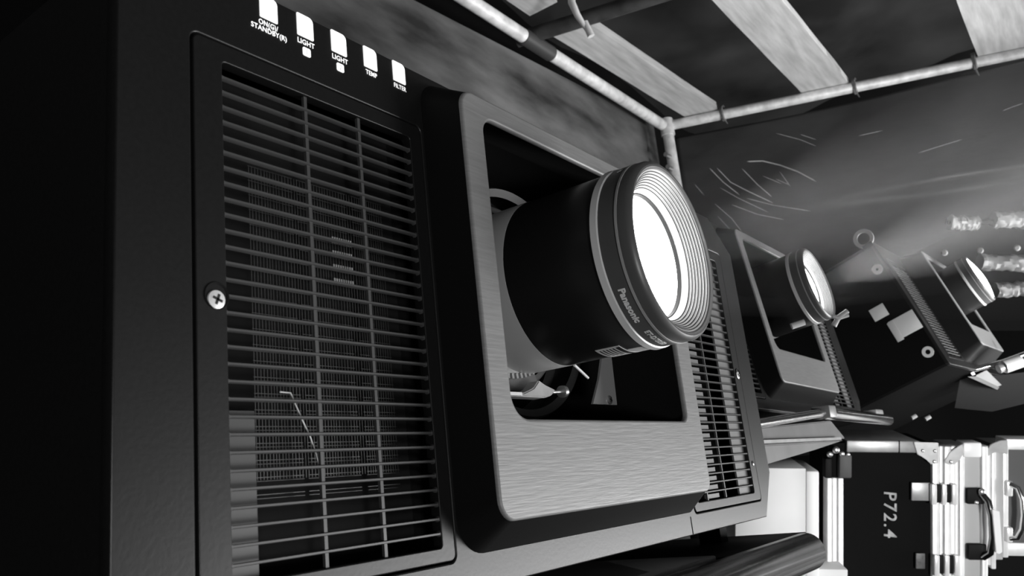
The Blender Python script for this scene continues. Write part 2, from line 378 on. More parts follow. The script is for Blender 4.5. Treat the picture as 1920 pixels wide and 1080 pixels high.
def projector(label, loc, rot, h=0.04, detail=True, top=0.063, beam=None, dome=False):
    P = thing('video_projector', label, 'projector', loc, rot, 'video projectors in a row')
    # --- casing behind the front
    xl, xr = -0.067, 0.846
    out = [(xl + 0.006, -0.342), (0.806, -0.342), (xr, -0.2870), (xr - 0.004, 0.020), (0.776, top), (xl + 0.012, top), (xl, top - 0.012), (xl, -0.336)]
    D = 0.62
    loft('casing', PAINT if detail else mat('matt black casing', 0.006, 0.95, spec=0.02), P, [[(x, 0.010, z) for x, z in out], [(x, D, z) for x, z in out]], 20)
    bm = bmesh.new(); bm.faces.new([bm.verts.new((x, D, z)) for x, z in out]); link('rear_panel', bm_mesh('rear_panel', bm), BLACK, P)
    gl = rrect(-0.0214, 0.1834, -0.3206, 0.0136, 0.006); gr = rrect(0.5886, 0.7974, -0.3206, 0.0136, 0.006)
    well = rrect(0.1925, 0.560, -0.304, 0.0535, 0.01)
    ff = plate('front_panel', PAINT, P, out, [gl, gr, well], 0.0, 0.012, 0.0012)
    # --- air grilles left and right of the lens
    for side, (a, b, ha, hb, SLm) in enumerate(((-0.0200, 0.1820, 0.0, 0.1690, SL_L), (0.590, 0.796, 0.6005, 0.776, SL_R))):
        g = plate('grille_frame', PAINT, P, rrect(a, b, -0.3192, 0.0122, 0.005), [rrect(ha, hb, -0.3095, 0.0, 0.0028)], -0.0006, 0.008, 0.0008)
        for i in range(1, 31):
            o = link('slat', SLm, None, g); o.location = (0, 0.0002, -0.010 * i)
        for dx in ((0.0670, 0.1165) if side == 0 else (0.634, 0.688)):
            box('grille_divider', SLATM, g, dx - 0.0013, dx + 0.0013, 0.0016, 0.0040, -0.3095, 0.0)
        box('inner_rib', SLATM, g, ha - 0.002, ha + 0.026 if side == 0 else ha + 0.012, 0.012, 0.016, -0.312, -0.215 if side == 0 else 0.003)  # left rib cut short: its unlit upper part is left out
        if side == 1:
            box('inner_rib', INNER, g, 0.739, hb + 0.002, 0.0046, 0.007, -0.312, 0.003)
            for i in range(31):
                if i > 4: box('inner_block', INNER, g, 0.640, 0.674, 0.0046, 0.02, -0.010 * i - 0.0078, -0.010 * i - 0.0030)
        box('grille_backing', MATT, g, a + 0.002, b - 0.002, 0.034, 0.036, -0.317, 0.010)
        for sx in (a + 0.003, b - 0.003): box('grille_side', MATT, g, sx - 0.001, sx + 0.001, 0.008, 0.036, -0.317, 0.010)
        if side == 0 and detail:
            bm = bmesh.new(); rnd = random.Random(3)
            x = 0.031
            while x < 0.150:
                add_box(bm, x, x + 0.00028, 0.0178, 0.0181, -0.255, -0.055)
                x += 0.0021 + 0.0007 * rnd.random()
            for i in range(5, 27):
                for q in (0.0036, 0.0058): 
                    for (s0, s1) in ((0.030, 0.0655), (0.069, 0.1135), (0.119, 0.150)):
                        z = -0.010 * i - q; add_box(bm, s0, s1, 0.0172, 0.0175, z, z + 0.0003)
            link('filter_mesh', bm_mesh('filter_mesh', bm), mat('filter wire', 0.16, 0.35, metal=0.7), g, kind='stuff')
    if detail:
        # countersunk screws that hold the grille frames
        lathe('screw_recess', MATT, P, [(-0.0008, 0.0083), (-0.0014, 0.0078), (-0.0008, 0.0068), (0.004, 0.0066)], -0.0070, -0.1515, 32)
        add_screw(P, -0.0074, -0.1540, -0.0010, 0.0058, mat('bright screw', 0.85, 0.35, metal=0.2))
        lathe('screw_recess', BLACK, P, [(-0.0008, 0.0075), (-0.0016, 0.0070), (-0.0008, 0.0062), (0.004, 0.0060)], 0.7865, -0.1555, 28)
        add_screw(P, 0.7862, -0.1575, -0.0010, 0.0052, mat('bright screw', 0.85, 0.35))
        add_screw(P, 0.7862, -0.2730, -0.0010, 0.0030)
        # seam of the lower casing, beside the shroud
        box('casing_seam', MATT, P, 0.5755, 0.5765, -0.0004, 0.004, -0.341, -0.3225)
    # --- protruding lens shroud
    F = rrect(0.188, 0.551, -0.297, 0.036, [0.016, 0.012, 0.014, 0.016], 8); B = rrect(0.1865, 0.588, -0.3185, 0.058, [0.028, 0.012, 0.014, 0.022], 8)
    B2 = rrect(0.1865, 0.588, -0.3185, 0.058, [0.028, 0.012, 0.014, 0.022], 8)
    loft('shroud_wall', BLACK, P, [[(x, -h + 0.0028, z) for x, z in F], [(x, 0.0005, z) for x, z in B]], 50)
    hole = rrect(0.2145, 0.518, -0.225, 0.018, [0.020, 0.010, 0.012, 0.014], 8)
    plate('shroud_face', PLATE, P, F, [hole], -h, -h + 0.006, 0.0022)
    loft('shroud_lining', MATT, P, [[(x, -h + 0.005, z) for x, z in hole], [(x, 0.03, z) for x, z in rrect(0.200, 0.536, -0.270, 0.050, [0.020, 0.010, 0.012, 0.014], 8)],
                                   [(x, 0.24, z) for x, z in rrect(0.200, 0.536, -0.270, 0.050, [0.020, 0.010, 0.012, 0.014], 8)]], 40)
    bm = bmesh.new(); bm.faces.new([bm.verts.new((x, 0.24, z)) for x, z in rrect(0.198, 0.538, -0.272, 0.052, 0.01)]); link('well_floor', bm_mesh('well_floor', bm), MATT, P)
    # --- lens
    R = 0.0800; y0 = -0.120 - (h - 0.04)
    if h != 0.04: dy = -(h - 0.04)
    else: dy = 0.0
    lens = lathe('lens_barrel', BARREL, P, [(0.12, 0.060), (0.12, R - 0.003), (0.055, R - 0.003), (0.055, R - 0.0008), (0.006, R - 0.0008), (0.0055, R), (-0.084 + dy, R), (-0.0865 + dy, R - 0.0006)], LX, LZ)
    lathe('rear_band', GREYRING, lens, [(0.054, R - 0.002), (0.053, R + 0.0006), (0.0065, R + 0.0006), (0.0058, R + 0.0002)], LX, LZ)
    lathe('silver_ring', SILVER, lens, [(-0.0845 + dy, R - 0.001), (-0.0848 + dy, R + 0.0022), (-0.0905 + dy, R + 0.0016), (-0.0920 + dy, R - 0.001)], LX, LZ)
    lathe('name_band', BARRELG, lens, [(-0.0905 + dy, R - 0.001), (-0.0915 + dy, R + 0.0004), (-0.1072 + dy, R + 0.0004), (-0.1078 + dy, R - 0.002)], LX, LZ)
    lathe('thin_ring', GREYRING, lens, [(-0.1070 + dy, R - 0.002), (-0.1073 + dy, R + 0.0012), (-0.1093 + dy, R + 0.0012), (-0.1096 + dy, R - 0.002)], LX, LZ)
    lathe('front_rim', BARRELG, lens, [(-0.1090 + dy, R - 0.003), (-0.1096 + dy, R + 0.0006), (-0.1165 + dy, R + 0.0006), (-0.1195 + dy, R - 0.0010), (-0.1212 + dy, R - 0.0035), (-0.1212 + dy, R - 0.0052),
                                      (-0.1196 + dy, R - 0.0062), (-0.1190 + dy, 0.0726)], LX, LZ)
    # stepped, threaded mouth: each step a bright land and a riser whose shade is a black strip
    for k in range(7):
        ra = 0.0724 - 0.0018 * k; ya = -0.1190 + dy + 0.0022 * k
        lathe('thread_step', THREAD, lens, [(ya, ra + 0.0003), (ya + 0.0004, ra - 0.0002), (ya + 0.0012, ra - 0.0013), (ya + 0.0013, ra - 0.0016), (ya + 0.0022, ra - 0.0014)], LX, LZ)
        lathe('riser_shade', INK, lens, [(ya + 0.0010, ra - 0.00105), (ya + 0.00095, ra - 0.0012), (ya + 0.0014, ra - 0.0019)], LX, LZ)
    lathe('inner_cone', THREAD, lens, [(-0.1042 + dy, 0.0600), (-0.1020 + dy, 0.0585), (-0.098 + dy, 0.0570)], LX, LZ)
    lathe('glass_retainer', BLACK, lens, [(-0.098 + dy, 0.0573), (-0.0985 + dy, 0.0562), (-0.0950 + dy, 0.0556), (-0.094 + dy, 0.0545)], LX, LZ)
    lathe('front_glass', GLOW, lens, [(-0.0950 + dy, 0.0556)] + [(-0.0950 + dy - 0.010 * (1 - (r / 0.0556) ** 2), r) for r in (0.050, 0.044, 0.036, 0.026, 0.014, 0.0)], LX, LZ)
    if dome:        # wide-angle front element standing proud of its rim
        lathe('front_dome', GLOW, lens, [(-0.1185 + dy, 0.0722)] + [(-0.1190 + dy - 0.012 * (1 - (r / 0.0722) ** 2), r) for r in (0.070, 0.064, 0.054, 0.04, 0.02, 0.0)], LX, LZ)
    if detail:
        def wrap(me, name, phi0, yb, m, parent, rad=R + 0.0008, flip=1):
            for v in me.vertices:
                a = math.radians(phi0) + v.co.x / R; rr = rad + v.co.z
                v.co = Vector((LX + rr * math.cos(a), yb - v.co.y, LZ + rr * math.sin(a)))
            me.update(); return link(name, me, m, parent)
        wrap(text_mesh('Panasonic', 0.0084, 0.00025, 0.00030, 'LEFT', 0, 1.02), 'lettering', 210.0, -0.0968, PRINT, lens)
        wrap(text_mesh('ET-D75LE8', 0.0068, 0.00025, 0.00020, 'LEFT', 0, 1.0), 'lettering', 243.0, -0.0980, PRINT, lens)
        wrap(text_mesh('ET-D75LE8', 0.0062, 0.00025, 0.00010, 'LEFT', 0, 1.0), 'lettering', 104.0, -0.0985, PRINT, lens)
        # labels wrapped under the barrel
        def patch(name, a0, a1, ya, yb, m, parent, rad):
            bm = bmesh.new(); n = 14; rows = []
            for i in range(n + 1):
                a = math.radians(a0 + (a1 - a0) * i / n)
                rows.append([bm.verts.new((LX + rad * math.cos(a), y, LZ + rad * math.sin(a))) for y in (ya, yb)] + [bm.verts.new((LX + (rad - 0.0004) * math.cos(a), y, LZ + (rad - 0.0004) * math.sin(a))) for y in (yb, ya)])
            for A, B_ in zip(rows, rows[1:]):
                for k in range(4): bm.faces.new((A[k], A[(k + 1) % 4], B_[(k + 1) % 4], B_[k]))
            bm.faces.new(rows[0]); bm.faces.new(rows[-1])
            return link(name, bm_mesh(name, bm, 40), m, parent)
        lb = patch('paper_label', 253, 288, -0.066, -0.042, PAPER, lens, R + 0.0006)
        patch('paper_label', 262, 290, -0.0835, -0.0675, PAPER, lens, R + 0.0006)
        rnd = random.Random(5)
        for i in range(6):
            ya = -0.045 - 0.0033 * i; patch('label_print', 255, 262 + 9 * rnd.random(), ya - 0.0012, ya, INK, lens, R + 0.0009)
        patch('label_print', 254.5, 285, -0.0655, -0.0625, INK, lens, R + 0.0009)
        # --- lens mount inside the well
        lathe('mount_ring', BARRELG, P, [(0.075, 0.088), (0.070, 0.0935), (0.066, 0.0935), (0.064, 0.091), (0.064, 0.086)], LX, LZ)
        lathe('mount_ring', mat('mount dark grey', 0.035, 0.45), P, [(0.110, 0.112), (0.106, 0.122), (0.074, 0.122), (0.070, 0.1195), (0.074, 0.112)], 0.400, -0.087)
        gg = mat('gear grey', 0.25, 0.4)
        gr_ = lathe('gear_ring', gg, P, [(0.062, 0.112), (0.062, 0.120), (0.052, 0.120), (0.050, 0.118), (0.050, 0.112)], 0.340, -0.051, 48, arc=(236, 296), closed=True)
        lathe('gear_base', mat('gear dark', 0.10, 0.4), gr_, [(0.064, 0.119), (0.064, 0.136), (0.056, 0.136), (0.054, 0.134), (0.054, 0.119)], 0.340, -0.051, 48, arc=(236, 292), closed=True)
        bm = bmesh.new()
        for k in range(72, 90):
            a = 2 * PI * k / 110
            add_box(bm, 0.1185, 0.1235, 0.0490, 0.0535, -0.0016, 0.0016, M=Matrix.Translation((0.340, 0, -0.051)) @ Matrix.Rotation(-a, 4, 'Y'))
        link('gear_teeth', bm_mesh('gear_teeth', bm), gg, gr_, kind='stuff')
        def prism(name, prof, ya, yb, m, parent, bv=0.0012):
            bm = bmesh.new(); a = [bm.verts.new((x, ya, z)) for x, z in prof]; b_ = [bm.verts.new((x, yb, z)) for x, z in prof]
            bm.faces.new(a); bm.faces.new(b_)
            for k in range(len(prof)): bm.faces.new((a[k], a[(k + 1) % len(prof)], b_[(k + 1) % len(prof)], b_[k]))
            bmesh.ops.recalc_face_normals(bm, faces=bm.faces)
            if bv: bmesh.ops.bevel(bm, geom=list(bm.edges), offset=bv, segments=2, affect='EDGES')
            return link(name, bm_mesh(name, bm, 40), m, parent)
        # bracket tongue with its screw, under the barrel
        br = prism('bracket_tongue', [(0.4511, -0.1985), (0.5010, -0.1985), (0.5030, -0.146), (0.4831, -0.146), (0.4700, -0.172)], 0.030, 0.0325, mat('bracket grey', 0.24, 0.45), P, 0.0)
        add_screw(br, 0.4850, -0.1937, 0.029, 0.0048)
        # cast clamp arm with thumb screw at the lower left of the well
        ca = prism('clamp_arm', [(0.285, -0.1955), (0.3594, -0.1955), (0.3705, -0.1930), (0.3790, -0.1876), (0.3618, -0.1832), (0.3520, -0.1791), (0.3418, -0.1870), (0.3258, -0.1919), (0.285, -0.1940)], 0.026, 0.040, mat('cast clamp', 0.36, 0.5, noise_amt=0.15, scale=60), P)
        tube('thumb_screw', STEEL, ca, [(0.374, 0.028, -0.1895), (0.391, 0.028, -0.1885)], 0.0018, 10)
        tube('thumb_screw_head', STEEL, ca, [(0.3905, 0.028, -0.1885), (0.3955, 0.028, -0.1880)], 0.0058, 16)
        bright = mat('bright strip', 0.8, 0.4)
        box('edge_strip', bright, P, 0.285, 0.3165, 0.022, 0.025, -0.1955, -0.1925)
        bm = bmesh.new(); add_tube(bm, [(0.4075, 0.020, -0.1630), (0.4305, 0.020, -0.1745)], 0.0014, 8); link('spring_clip', bm_mesh('spring_clip', bm, 40), bright, P)
        # loose wire and bright cooling fins seen through the left grille
        W_ = [(0.0466, -0.2026), (0.0548, -0.203), (0.0593, -0.2123), (0.0635, -0.2206), (0.0689, -0.2306), (0.0726, -0.2406), (0.0749, -0.250)]
        tube('loose_wire', bright, P, [(x, 0.014, z) for x, z in W_], 0.0005, 6)
        for i in range(9, 13):
            for k in range(9): box('cooling_fin', mat('fin metal', 0.5, 0.3, metal=0.5), P, 0.0955 + 0.0021 * k, 0.0966 + 0.0021 * k, 0.0135, 0.0142, -0.010 * i - 0.0068, -0.010 * i - 0.0022)
        # --- status lamps wrapped over the top edge, with legends
        for (a, b) in ((0.0300, 0.0444), (0.0611, 0.0755), (0.0922, 0.1068), (0.1243, 0.1380), (0.1556, 0.1694)):
            plate('status_lamp', LAMP, P, rrect(a, b, 0.0453, 0.0628, [0.0008, 0.0008, 0.004, 0.001], 4), [], -0.0008, 0.006, 0.0003)
        def legend(t, x, z, size, bold=0.00006, sx=1.0):
            me = text_mesh(t, size, 0.0001, bold, 'CENTER', 0, 1.05); o = link('legend', me, LEGEND, P); o.location = (x, -0.0004, z); o.rotation_euler = (PI / 2, 0, 0); o.scale.x = sx; return o
        legend('ON(G)/', 0.0366, 0.0397, 0.0054, 0.00006, 0.86); legend('STANDBY(R)', 0.0372, 0.0350, 0.0052, 0.00006, 0.95)
        legend('LIGHT', 0.0684, 0.0393, 0.0056, 0.00006, 0.94); legend('LIGHT', 0.0998, 0.0393, 0.0056, 0.00006, 0.94)
        legend('TEMP', 0.1314, 0.0394, 0.0054, 0.00006, 0.88); legend('FILTER', 0.1624, 0.0394, 0.0054, 0.00006, 0.84)
        for x, t in ((0.0688, '1'), (0.0998, '2')):
            pl = plate('legend_box', LEGEND, P, rrect(x - 0.0034, x + 0.0034, 0.0310, 0.0374, 0.0012, 4), [], -0.0005, 0.0005)
            me = text_mesh(t, 0.0058, 0.0001, 0, 'CENTER'); o = link('legend_digit', me, mat('worn grey print', 0.45, 0.6, emit=0.35), pl); o.location = (x, -0.0006, 0.0322); o.rotation_euler = (PI / 2, 0, 0)
        # dust specks and scuffs on the front
        dust = mat('dust', 0.8, 0.7)
    # --- the light the lens throws
    Mw = P.matrix_world
    R3 = rot if rot else Matrix.Identity(3)
    Lp = Vector(loc) + R3 @ Vector((LX, -0.100 + dy, LZ)); outd = R3 @ Vector((0, -1, 0))
    spot = light('lens_light', 'SPOT', Lp + outd * 0.012, Lp + outd, beam or 60, 0.045, spot_size=math.radians(22), spot_blend=0.35)
    return P, Lp, outd

P1o, L1, O1 = projector('large nearest projector with lit status lamps and open slatted grille', (0, 0, ZO), None, beam=190)
R2 = Matrix(((0.999, 0.025, 0.035), (-0.029, 0.990, 0.136), (-0.031, -0.137, 0.990)))
R2 = Euler((-0.137, 0.0328, -0.0272)).to_matrix()
P2o, L2, O2 = projector('second projector, half hidden behind the nearest one', (1.14, 0.1942, ZO + 0.1702), R2, detail=False, beam=480)
R3m = Matrix.Rotation(math.radians(-3), 3, 'Z') @ Matrix.Rotation(-0.32, 3, 'X')
P3o, L3, O3 = projector('farthest projector at the right edge with paper stickers on its black side', (2.3016, 0.0450, ZO + 0.2623), R3m, h=0.067, detail=False, beam=450, dome=True)

# stickers and fixings on the black flank of the farthest projector
def flank_box(name, m, y0, y1, z0, z1, th=0.002, ang=0.0, parent=P3o, cx=-0.067):
    bm = bmesh.new(); add_box(bm, -th, 0.0, -(y1 - y0) / 2, (y1 - y0) / 2, -(z1 - z0) / 2, (z1 - z0) / 2, 0.0006)
    o = link(name, bm_mesh(name, bm, 40), m, parent); o.location = (cx, (y0 + y1) / 2, (z0 + z1) / 2); o.rotation_euler = (ang, 0, 0); return o
flank_box('sticker', PAPER, 0.066, 0.110, -0.146, -0.108)
flank_box('sticker', PAPER, 0.008, 0.082, -0.222, -0.164)
flank_box('sticker', mat('paper dark', 0.5, 0.6), 0.067, 0.086, -0.227, -0.166, 0.003)
def flank_ring(y, z, ro, ri, name='screw_boss', x=-0.067):
    bm = bmesh.new(); n = 28; R = []
    for (r, dx) in ((ro, 0), (ro, -0.004), (ri, -0.004), (ri, 0.0)):
        R.append([bm.verts.new((x + dx, y + r * math.cos(2 * PI * k / n), z + r * math.sin(2 * PI * k / n))) for k in range(n)])
    for A, B_ in zip(R, R[1:]):
        for k in range(n): bm.faces.new((A[k], A[(k + 1) % n], B_[(k + 1) % n], B_[k]))
    return link(name, bm_mesh(name, bm, 40), mat('pale boss', 0.6, 0.5), P3o)
flank_ring(0.029, -0.016, 0.015, 0.004); flank_ring(0.032, -0.288, 0.0155, 0.007)
flank_ring(0.017, 0.086, 0.029, 0.018, 'lifting_eye', -0.060)
box('lifting_eye_foot', BLACK, P3o, -0.066, -0.056, 0.002, 0.032, 0.050, 0.066)

# lever and wing nut on the second projector's lens
def world_part(o, P):
    o.parent = P; o.matrix_parent_inverse = P.matrix_world.inverted(); return o
bm = bmesh.new(); a_, b_ = px(1484, 612, 1.62), px(1508, 604, 1.62); add_tube(bm, [a_, b_], 0.0062, 10)
world_part(link('focus_lever', bm_mesh('focus_lever', bm, 50), mat('bright strip', 0.8, 0.4)), P2o)
bm = bmesh.new(); c_ = px(1572, 596, 1.66)
add_tube(bm, [px(1560, 593, 1.66), c_, px(1589, 583, 1.66)], [0.004, 0.006, 0.005], 8); add_tube(bm, [px(1563, 611, 1.66), c_, px(1590, 590, 1.66)], [0.006, 0.005, 0.005], 8)
world_part(link('wing_nut', bm_mesh('wing_nut', bm, 50), mat('pale boss', 0.6, 0.5)), P2o)
# ================================================================== haze in the beams
hz = bpy.data.materials.new('haze'); hz.use_nodes = True; nt = hz.node_tree
for n in list(nt.nodes):
    if n.type != 'OUTPUT_MATERIAL': nt.nodes.remove(n)
vsn = nt.nodes.new('ShaderNodeVolumeScatter'); vsn.inputs['Density'].default_value = 0.06; vsn.inputs['Anisotropy'].default_value = 0.15; vsn.inputs['Color'].default_value = (1, 1, 1, 1)
nt.links.new(vsn.outputs[0], nt.nodes['Material Output'].inputs['Volume'])
def haze(label, L, O, length, half=0.22):
    bm = bmesh.new(); n = 40; a = O.orthogonal().normalized(); b = O.cross(a)
    s = 0.024
    R = [[bm.verts.new(L + O * d + (a * math.cos(2 * PI * k / n) + b * math.sin(2 * PI * k / n)) * r) for k in range(n)] for d, r in ((s, 0.060), (length, 0.06 + length * math.tan(half)))]
    for k in range(n): bm.faces.new((R[0][k], R[0][(k + 1) % n], R[1][(k + 1) % n], R[1][k]))
    bm.faces.new(R[0]); bm.faces.new(R[1])
    o = link('haze_beam', bm_mesh('haze_beam', bm), hz, None, kind='stuff'); tag(o, label, 'haze')
haze('smoky light beam streaming from the nearest lens', L1, O1, 1.3)
haze('smoky light beam streaming from the second projector lens', L2, O2, 1.3)
haze('smoky light beam from the farthest projector lens', L3, O3, 1.3)

# ================================================================== cradles under the projectors
def cradle(label, loc=(0, 0, 0), rot=None): return thing('projector_cradle', label, 'cradle', loc, rot, 'projector cradles')
c1 = cradle('gloss black tube cradle under the nearest projector', (0.38, 0.3, 0))
def rel(c, *pts): return [Vector(p) - c.location for p in pts]
bx, by, bz = 0.848, -0.034, ZO - 0.3905
bm = bmesh.new(); pts = [(-0.3, by, bz + 0.004), (bx - 0.012, by, bz), (bx - 0.004, by, bz), (bx, by, bz)]
add_tube(bm, rel(c1, *pts), [0.0235, 0.0235, 0.0205, 0.014], 32); link('front_tube', bm_mesh('front_tube', bm, 45), GLOSSB, c1)
def relbox(c, name, m, x0, x1, y0, y1, z0, z1, bv=0.0):
    l = c.location; return box(name, m, c, x0 - l.x, x1 - l.x, y0 - l.y, y1 - l.y, z0 - l.z, z1 - l.z, bv)
relbox(c1, 'deck_plate', GREYB, -0.3, 0.60, -0.012, 0.62, ZO - 0.374, ZO - 0.366, 0.002)
relbox(c1, 'deck_shade', BLACK, 0.60, 0.862, -0.030, 0.40, ZO - 0.376, ZO - 0.368, 0.002)  # rest of the deck in black, its shadow put into the colour
for fx in (0.0, 0.30, 0.765):
    relbox(c1, 'rubber_foot', BLACK, fx, fx + 0.022, 0.05, 0.08, ZO - 0.368, ZO - 0.3425)
for lx in (-0.05, 0.70):
    for ly in (0.10, 0.55): tube('leg', BLACK, c1, rel(c1, (lx, ly, 0), (lx, ly, ZO - 0.37)), 0.02)
c2 = cradle('cradle with bright chrome front bar under the second projector', (1.5, 0.35, 0))
tube('front_bar', CHROME, c2, rel(c2, (0.93, 0.05, ZO - 0.2165), (1.345, 0.05, ZO - 0.192)), 0.0075, 16)
bm = bmesh.new(); A_ = rel(c2, (1.335, 0.05, ZO - 0.192), (1.86, 0.05, ZO - 0.203)); add_tube(bm, A_, 0.0125, 20); link('front_bar', bm_mesh('front_bar', bm, 50), CHROME, c2)
relbox(c2, 'bar_clamp', ALUG, 1.325, 1.37, 0.035, 0.07, ZO - 0.203, ZO - 0.180, 0.003)
relbox(c2, 'bar_clamp', ALUG, 1.76, 1.83, 0.05, 0.08, ZO - 0.192, ZO - 0.178, 0.003)
def wedge(name, m, pts, y0, y1):
    bm = bmesh.new(); a = [bm.verts.new(Vector((x, y0, ZO + z)) - c2.location) for x, z in pts]; b = [bm.verts.new(Vector((x, y1, ZO + z)) - c2.location) for x, z in pts]
    bm.faces.new(a); bm.faces.new(b)
    for k in range(len(pts)): bm.faces.new((a[k], a[(k + 1) % len(pts)], b[(k + 1) % len(pts)], b[k]))
    bmesh.ops.recalc_face_normals(bm, faces=bm.faces); bmesh.ops.bevel(bm, geom=list(bm.edges), offset=0.002, segments=2, affect='EDGES')
    return link(name, bm_mesh(name, bm, 40), m, c2)
wedge('deck_side', mat('dull steel', 0.10, 0.5, noise_amt=0.2, scale=14), [(0.90, -0.238), (1.50, -0.241), (1.42, -0.205), (0.90, -0.222)], 0.062, 0.28)
wedge('side_beam', mat('pale beam', 0.15, 0.5, noise_amt=0.25, scale=9), [(0.90, -0.246), (1.50, -0.244), (1.31, -0.258), (0.90, -0.284)], 0.066, 0.11)
relbox(c2, 'deck_rail', ALUG, 0.90, 1.43, 0.052, 0.062, ZO - 0.244, ZO - 0.239)
relbox(c2, 'rear_deck', BLACK, 1.02, 1.48, 0.28, 0.62, ZO - 0.33, ZO - 0.30)
for lx in (1.04, 1.34):
    for ly in (0.34, 0.58): tube('leg', BLACK, c2, rel(c2, (lx, ly, 0), (lx, ly, ZO - 0.33)), 0.02)
c3 = cradle('cradle with chrome front bar and tube fitting under the farthest projector', (2.65, 0.3, 0))
q = lambda u, v, d: px(u, v, d) - c3.location
tube('front_bar', CHROME, c3, [q(1826, 693, 2.52), q(1880, 679, 2.52), q(1945, 655, 2.52)], 0.0085)
tube('front_bar', ALU, c3, [q(1882, 688, 2.50), q(1914, 677, 2.50)], 0.020)
tube('bar_collar', ALUG, c3, [q(1872, 692, 2.50), q(1880, 689, 2.50)], 0.014)
bm = bmesh.new()
def slab(bm, pts, d0, d1):
    a = [bm.verts.new(q(u, v, d0)) for u, v in pts]; b = [bm.verts.new(q(u, v, d1)) for u, v in pts]
    bm.faces.new(a); bm.faces.new(b)
    for k in range(len(pts)): bm.faces.new((a[k], a[(k + 1) % len(pts)], b[(k + 1) % len(pts)], b[k]))
slab(bm, [(1831, 703), (1850, 694), (1878, 722), (1868, 726), (1830, 706)], 2.52, 2.60); link('gusset', bm_mesh('gusset', bm), GREYB, c3)
bm = bmesh.new(); slab(bm, [(1814, 706), (1832, 706), (1874, 726), (1870, 731)], 2.50, 2.58); link('foot_plate', bm_mesh('foot_plate', bm), mat('dull steel', 0.10, 0.5), c3)
bm = bmesh.new(); slab(bm, [(1803, 672), (1809, 671), (1829, 702), (1823, 704)], 2.52, 2.56); link('side_strut', bm_mesh('side_strut', bm), ALUG, c3)
bm = bmesh.new(); slab(bm, [(1800, 712), (1990, 690), (1990, 740), (1860, 772), (1790, 765)], 2.56, 2.58); link('deck_plate', bm_mesh('deck_plate', bm), BLACK, c3)
for (u, v) in ((1713, 782), (1739, 784)):
    tube('stud', mat('pale boss', 0.6, 0.5), c3, [q(u - 4, v + 2, 2.4), q(u + 5, v - 3, 2.4)], 0.006, 10)
for lx in (2.5, 2.95):
    for ly in (0.35, 0.6): tube('leg', BLACK, c3, rel(c3, (lx, ly, 0), (lx, ly, ZO - 0.32)), 0.02)

# ================================================================== wrapped pipes and bolt plate far right
def wrapped(label, u0, v0, u1, v1, d, r, seed):
    a, b = px(u0, v0, d), px(u1, v1, d); n = 26; bm = bmesh.new(); m = 20; R = []
    ax = (b - a); axn = ax.normalized(); e1 = axn.orthogonal().normalized(); e2 = axn.cross(e1)
    for i in range(n + 1):
        c = a + ax * (i / n); ring = []
        for k in range(m):
            t = 2 * PI * k / m; dirv = e1 * math.cos(t) + e2 * math.sin(t)
            g = noise.noise(Vector((i * 0.55 + seed * 7, math.cos(t) * 1.7, math.sin(t) * 1.7)))
            ring.append(bm.verts.new(c + dirv * r * (1 + 0.30 * g)))
        R.append(ring)
    for A, B_ in zip(R, R[1:]):
        for k in range(m): bm.faces.new((A[k], A[(k + 1) % m], B_[(k + 1) % m], B_[k]))
    bm.faces.new(R[0]); bm.faces.new(R[-1])
    return tag(link('wrapped_pipe', bm_mesh('wrapped_pipe', bm, 25), FOIL), label, 'pipe', 'foil wrapped pipes')
wp = wrapped('short dim length of crumpled foil wrapped pipe left of the gap', 1780, 417, 1832, 420, 3.1, 0.026, 1)
bm = bmesh.new(); add_tube(bm, [px(1778, 417, 3.1), px(1863, 416, 3.1)], 0.009, 10); link('core_rod', bm_mesh('core_rod', bm, 50), FLATB, wp)
wrapped('bright crumpled foil wrapped pipe at the upper right edge', 1862, 412, 1960, 414, 3.1, 0.030, 2)
wrapped('long crumpled foil wrapped pipe level with the farthest lens', 1836, 492, 1960, 496, 3.1, 0.030, 3)
wrapped('crumpled foil wrapped pipe just below the farthest beam', 1866, 545, 1960, 538, 3.1, 0.026, 4)
bp = thing('bolt_board', 'black board with a row of pale bolts behind the farthest lens', 'board', px(1840, 520, 3.32))
bm = bmesh.new(); o_ = bp.location
cor = [(1700, 482), (1850, 408), (1990, 400), (1990, 620), (1700, 620)]
a = [bm.verts.new(px(u, v, 3.32) - o_) for u, v in cor]; b = [bm.verts.new(px(u, v, 3.34) - o_) for u, v in cor]
bm.faces.new(a); bm.faces.new(b)
for k in range(5): bm.faces.new((a[k], a[(k + 1) % 5], b[(k + 1) % 5], b[k]))
link('board', bm_mesh('board', bm), FLATB, bp)
for (u, v) in ((1771, 474), (1838, 470), (1907, 465)):
    bm = bmesh.new(); add_tube(bm, [px(u, v, 3.33) - o_, px(u, v, 3.305) - o_, px(u, v, 3.298) - o_], [0.0125, 0.0125, 0.008], 14); link('bolt', bm_mesh('bolt', bm, 50), mat('pale boss', 0.6, 0.5), bp)

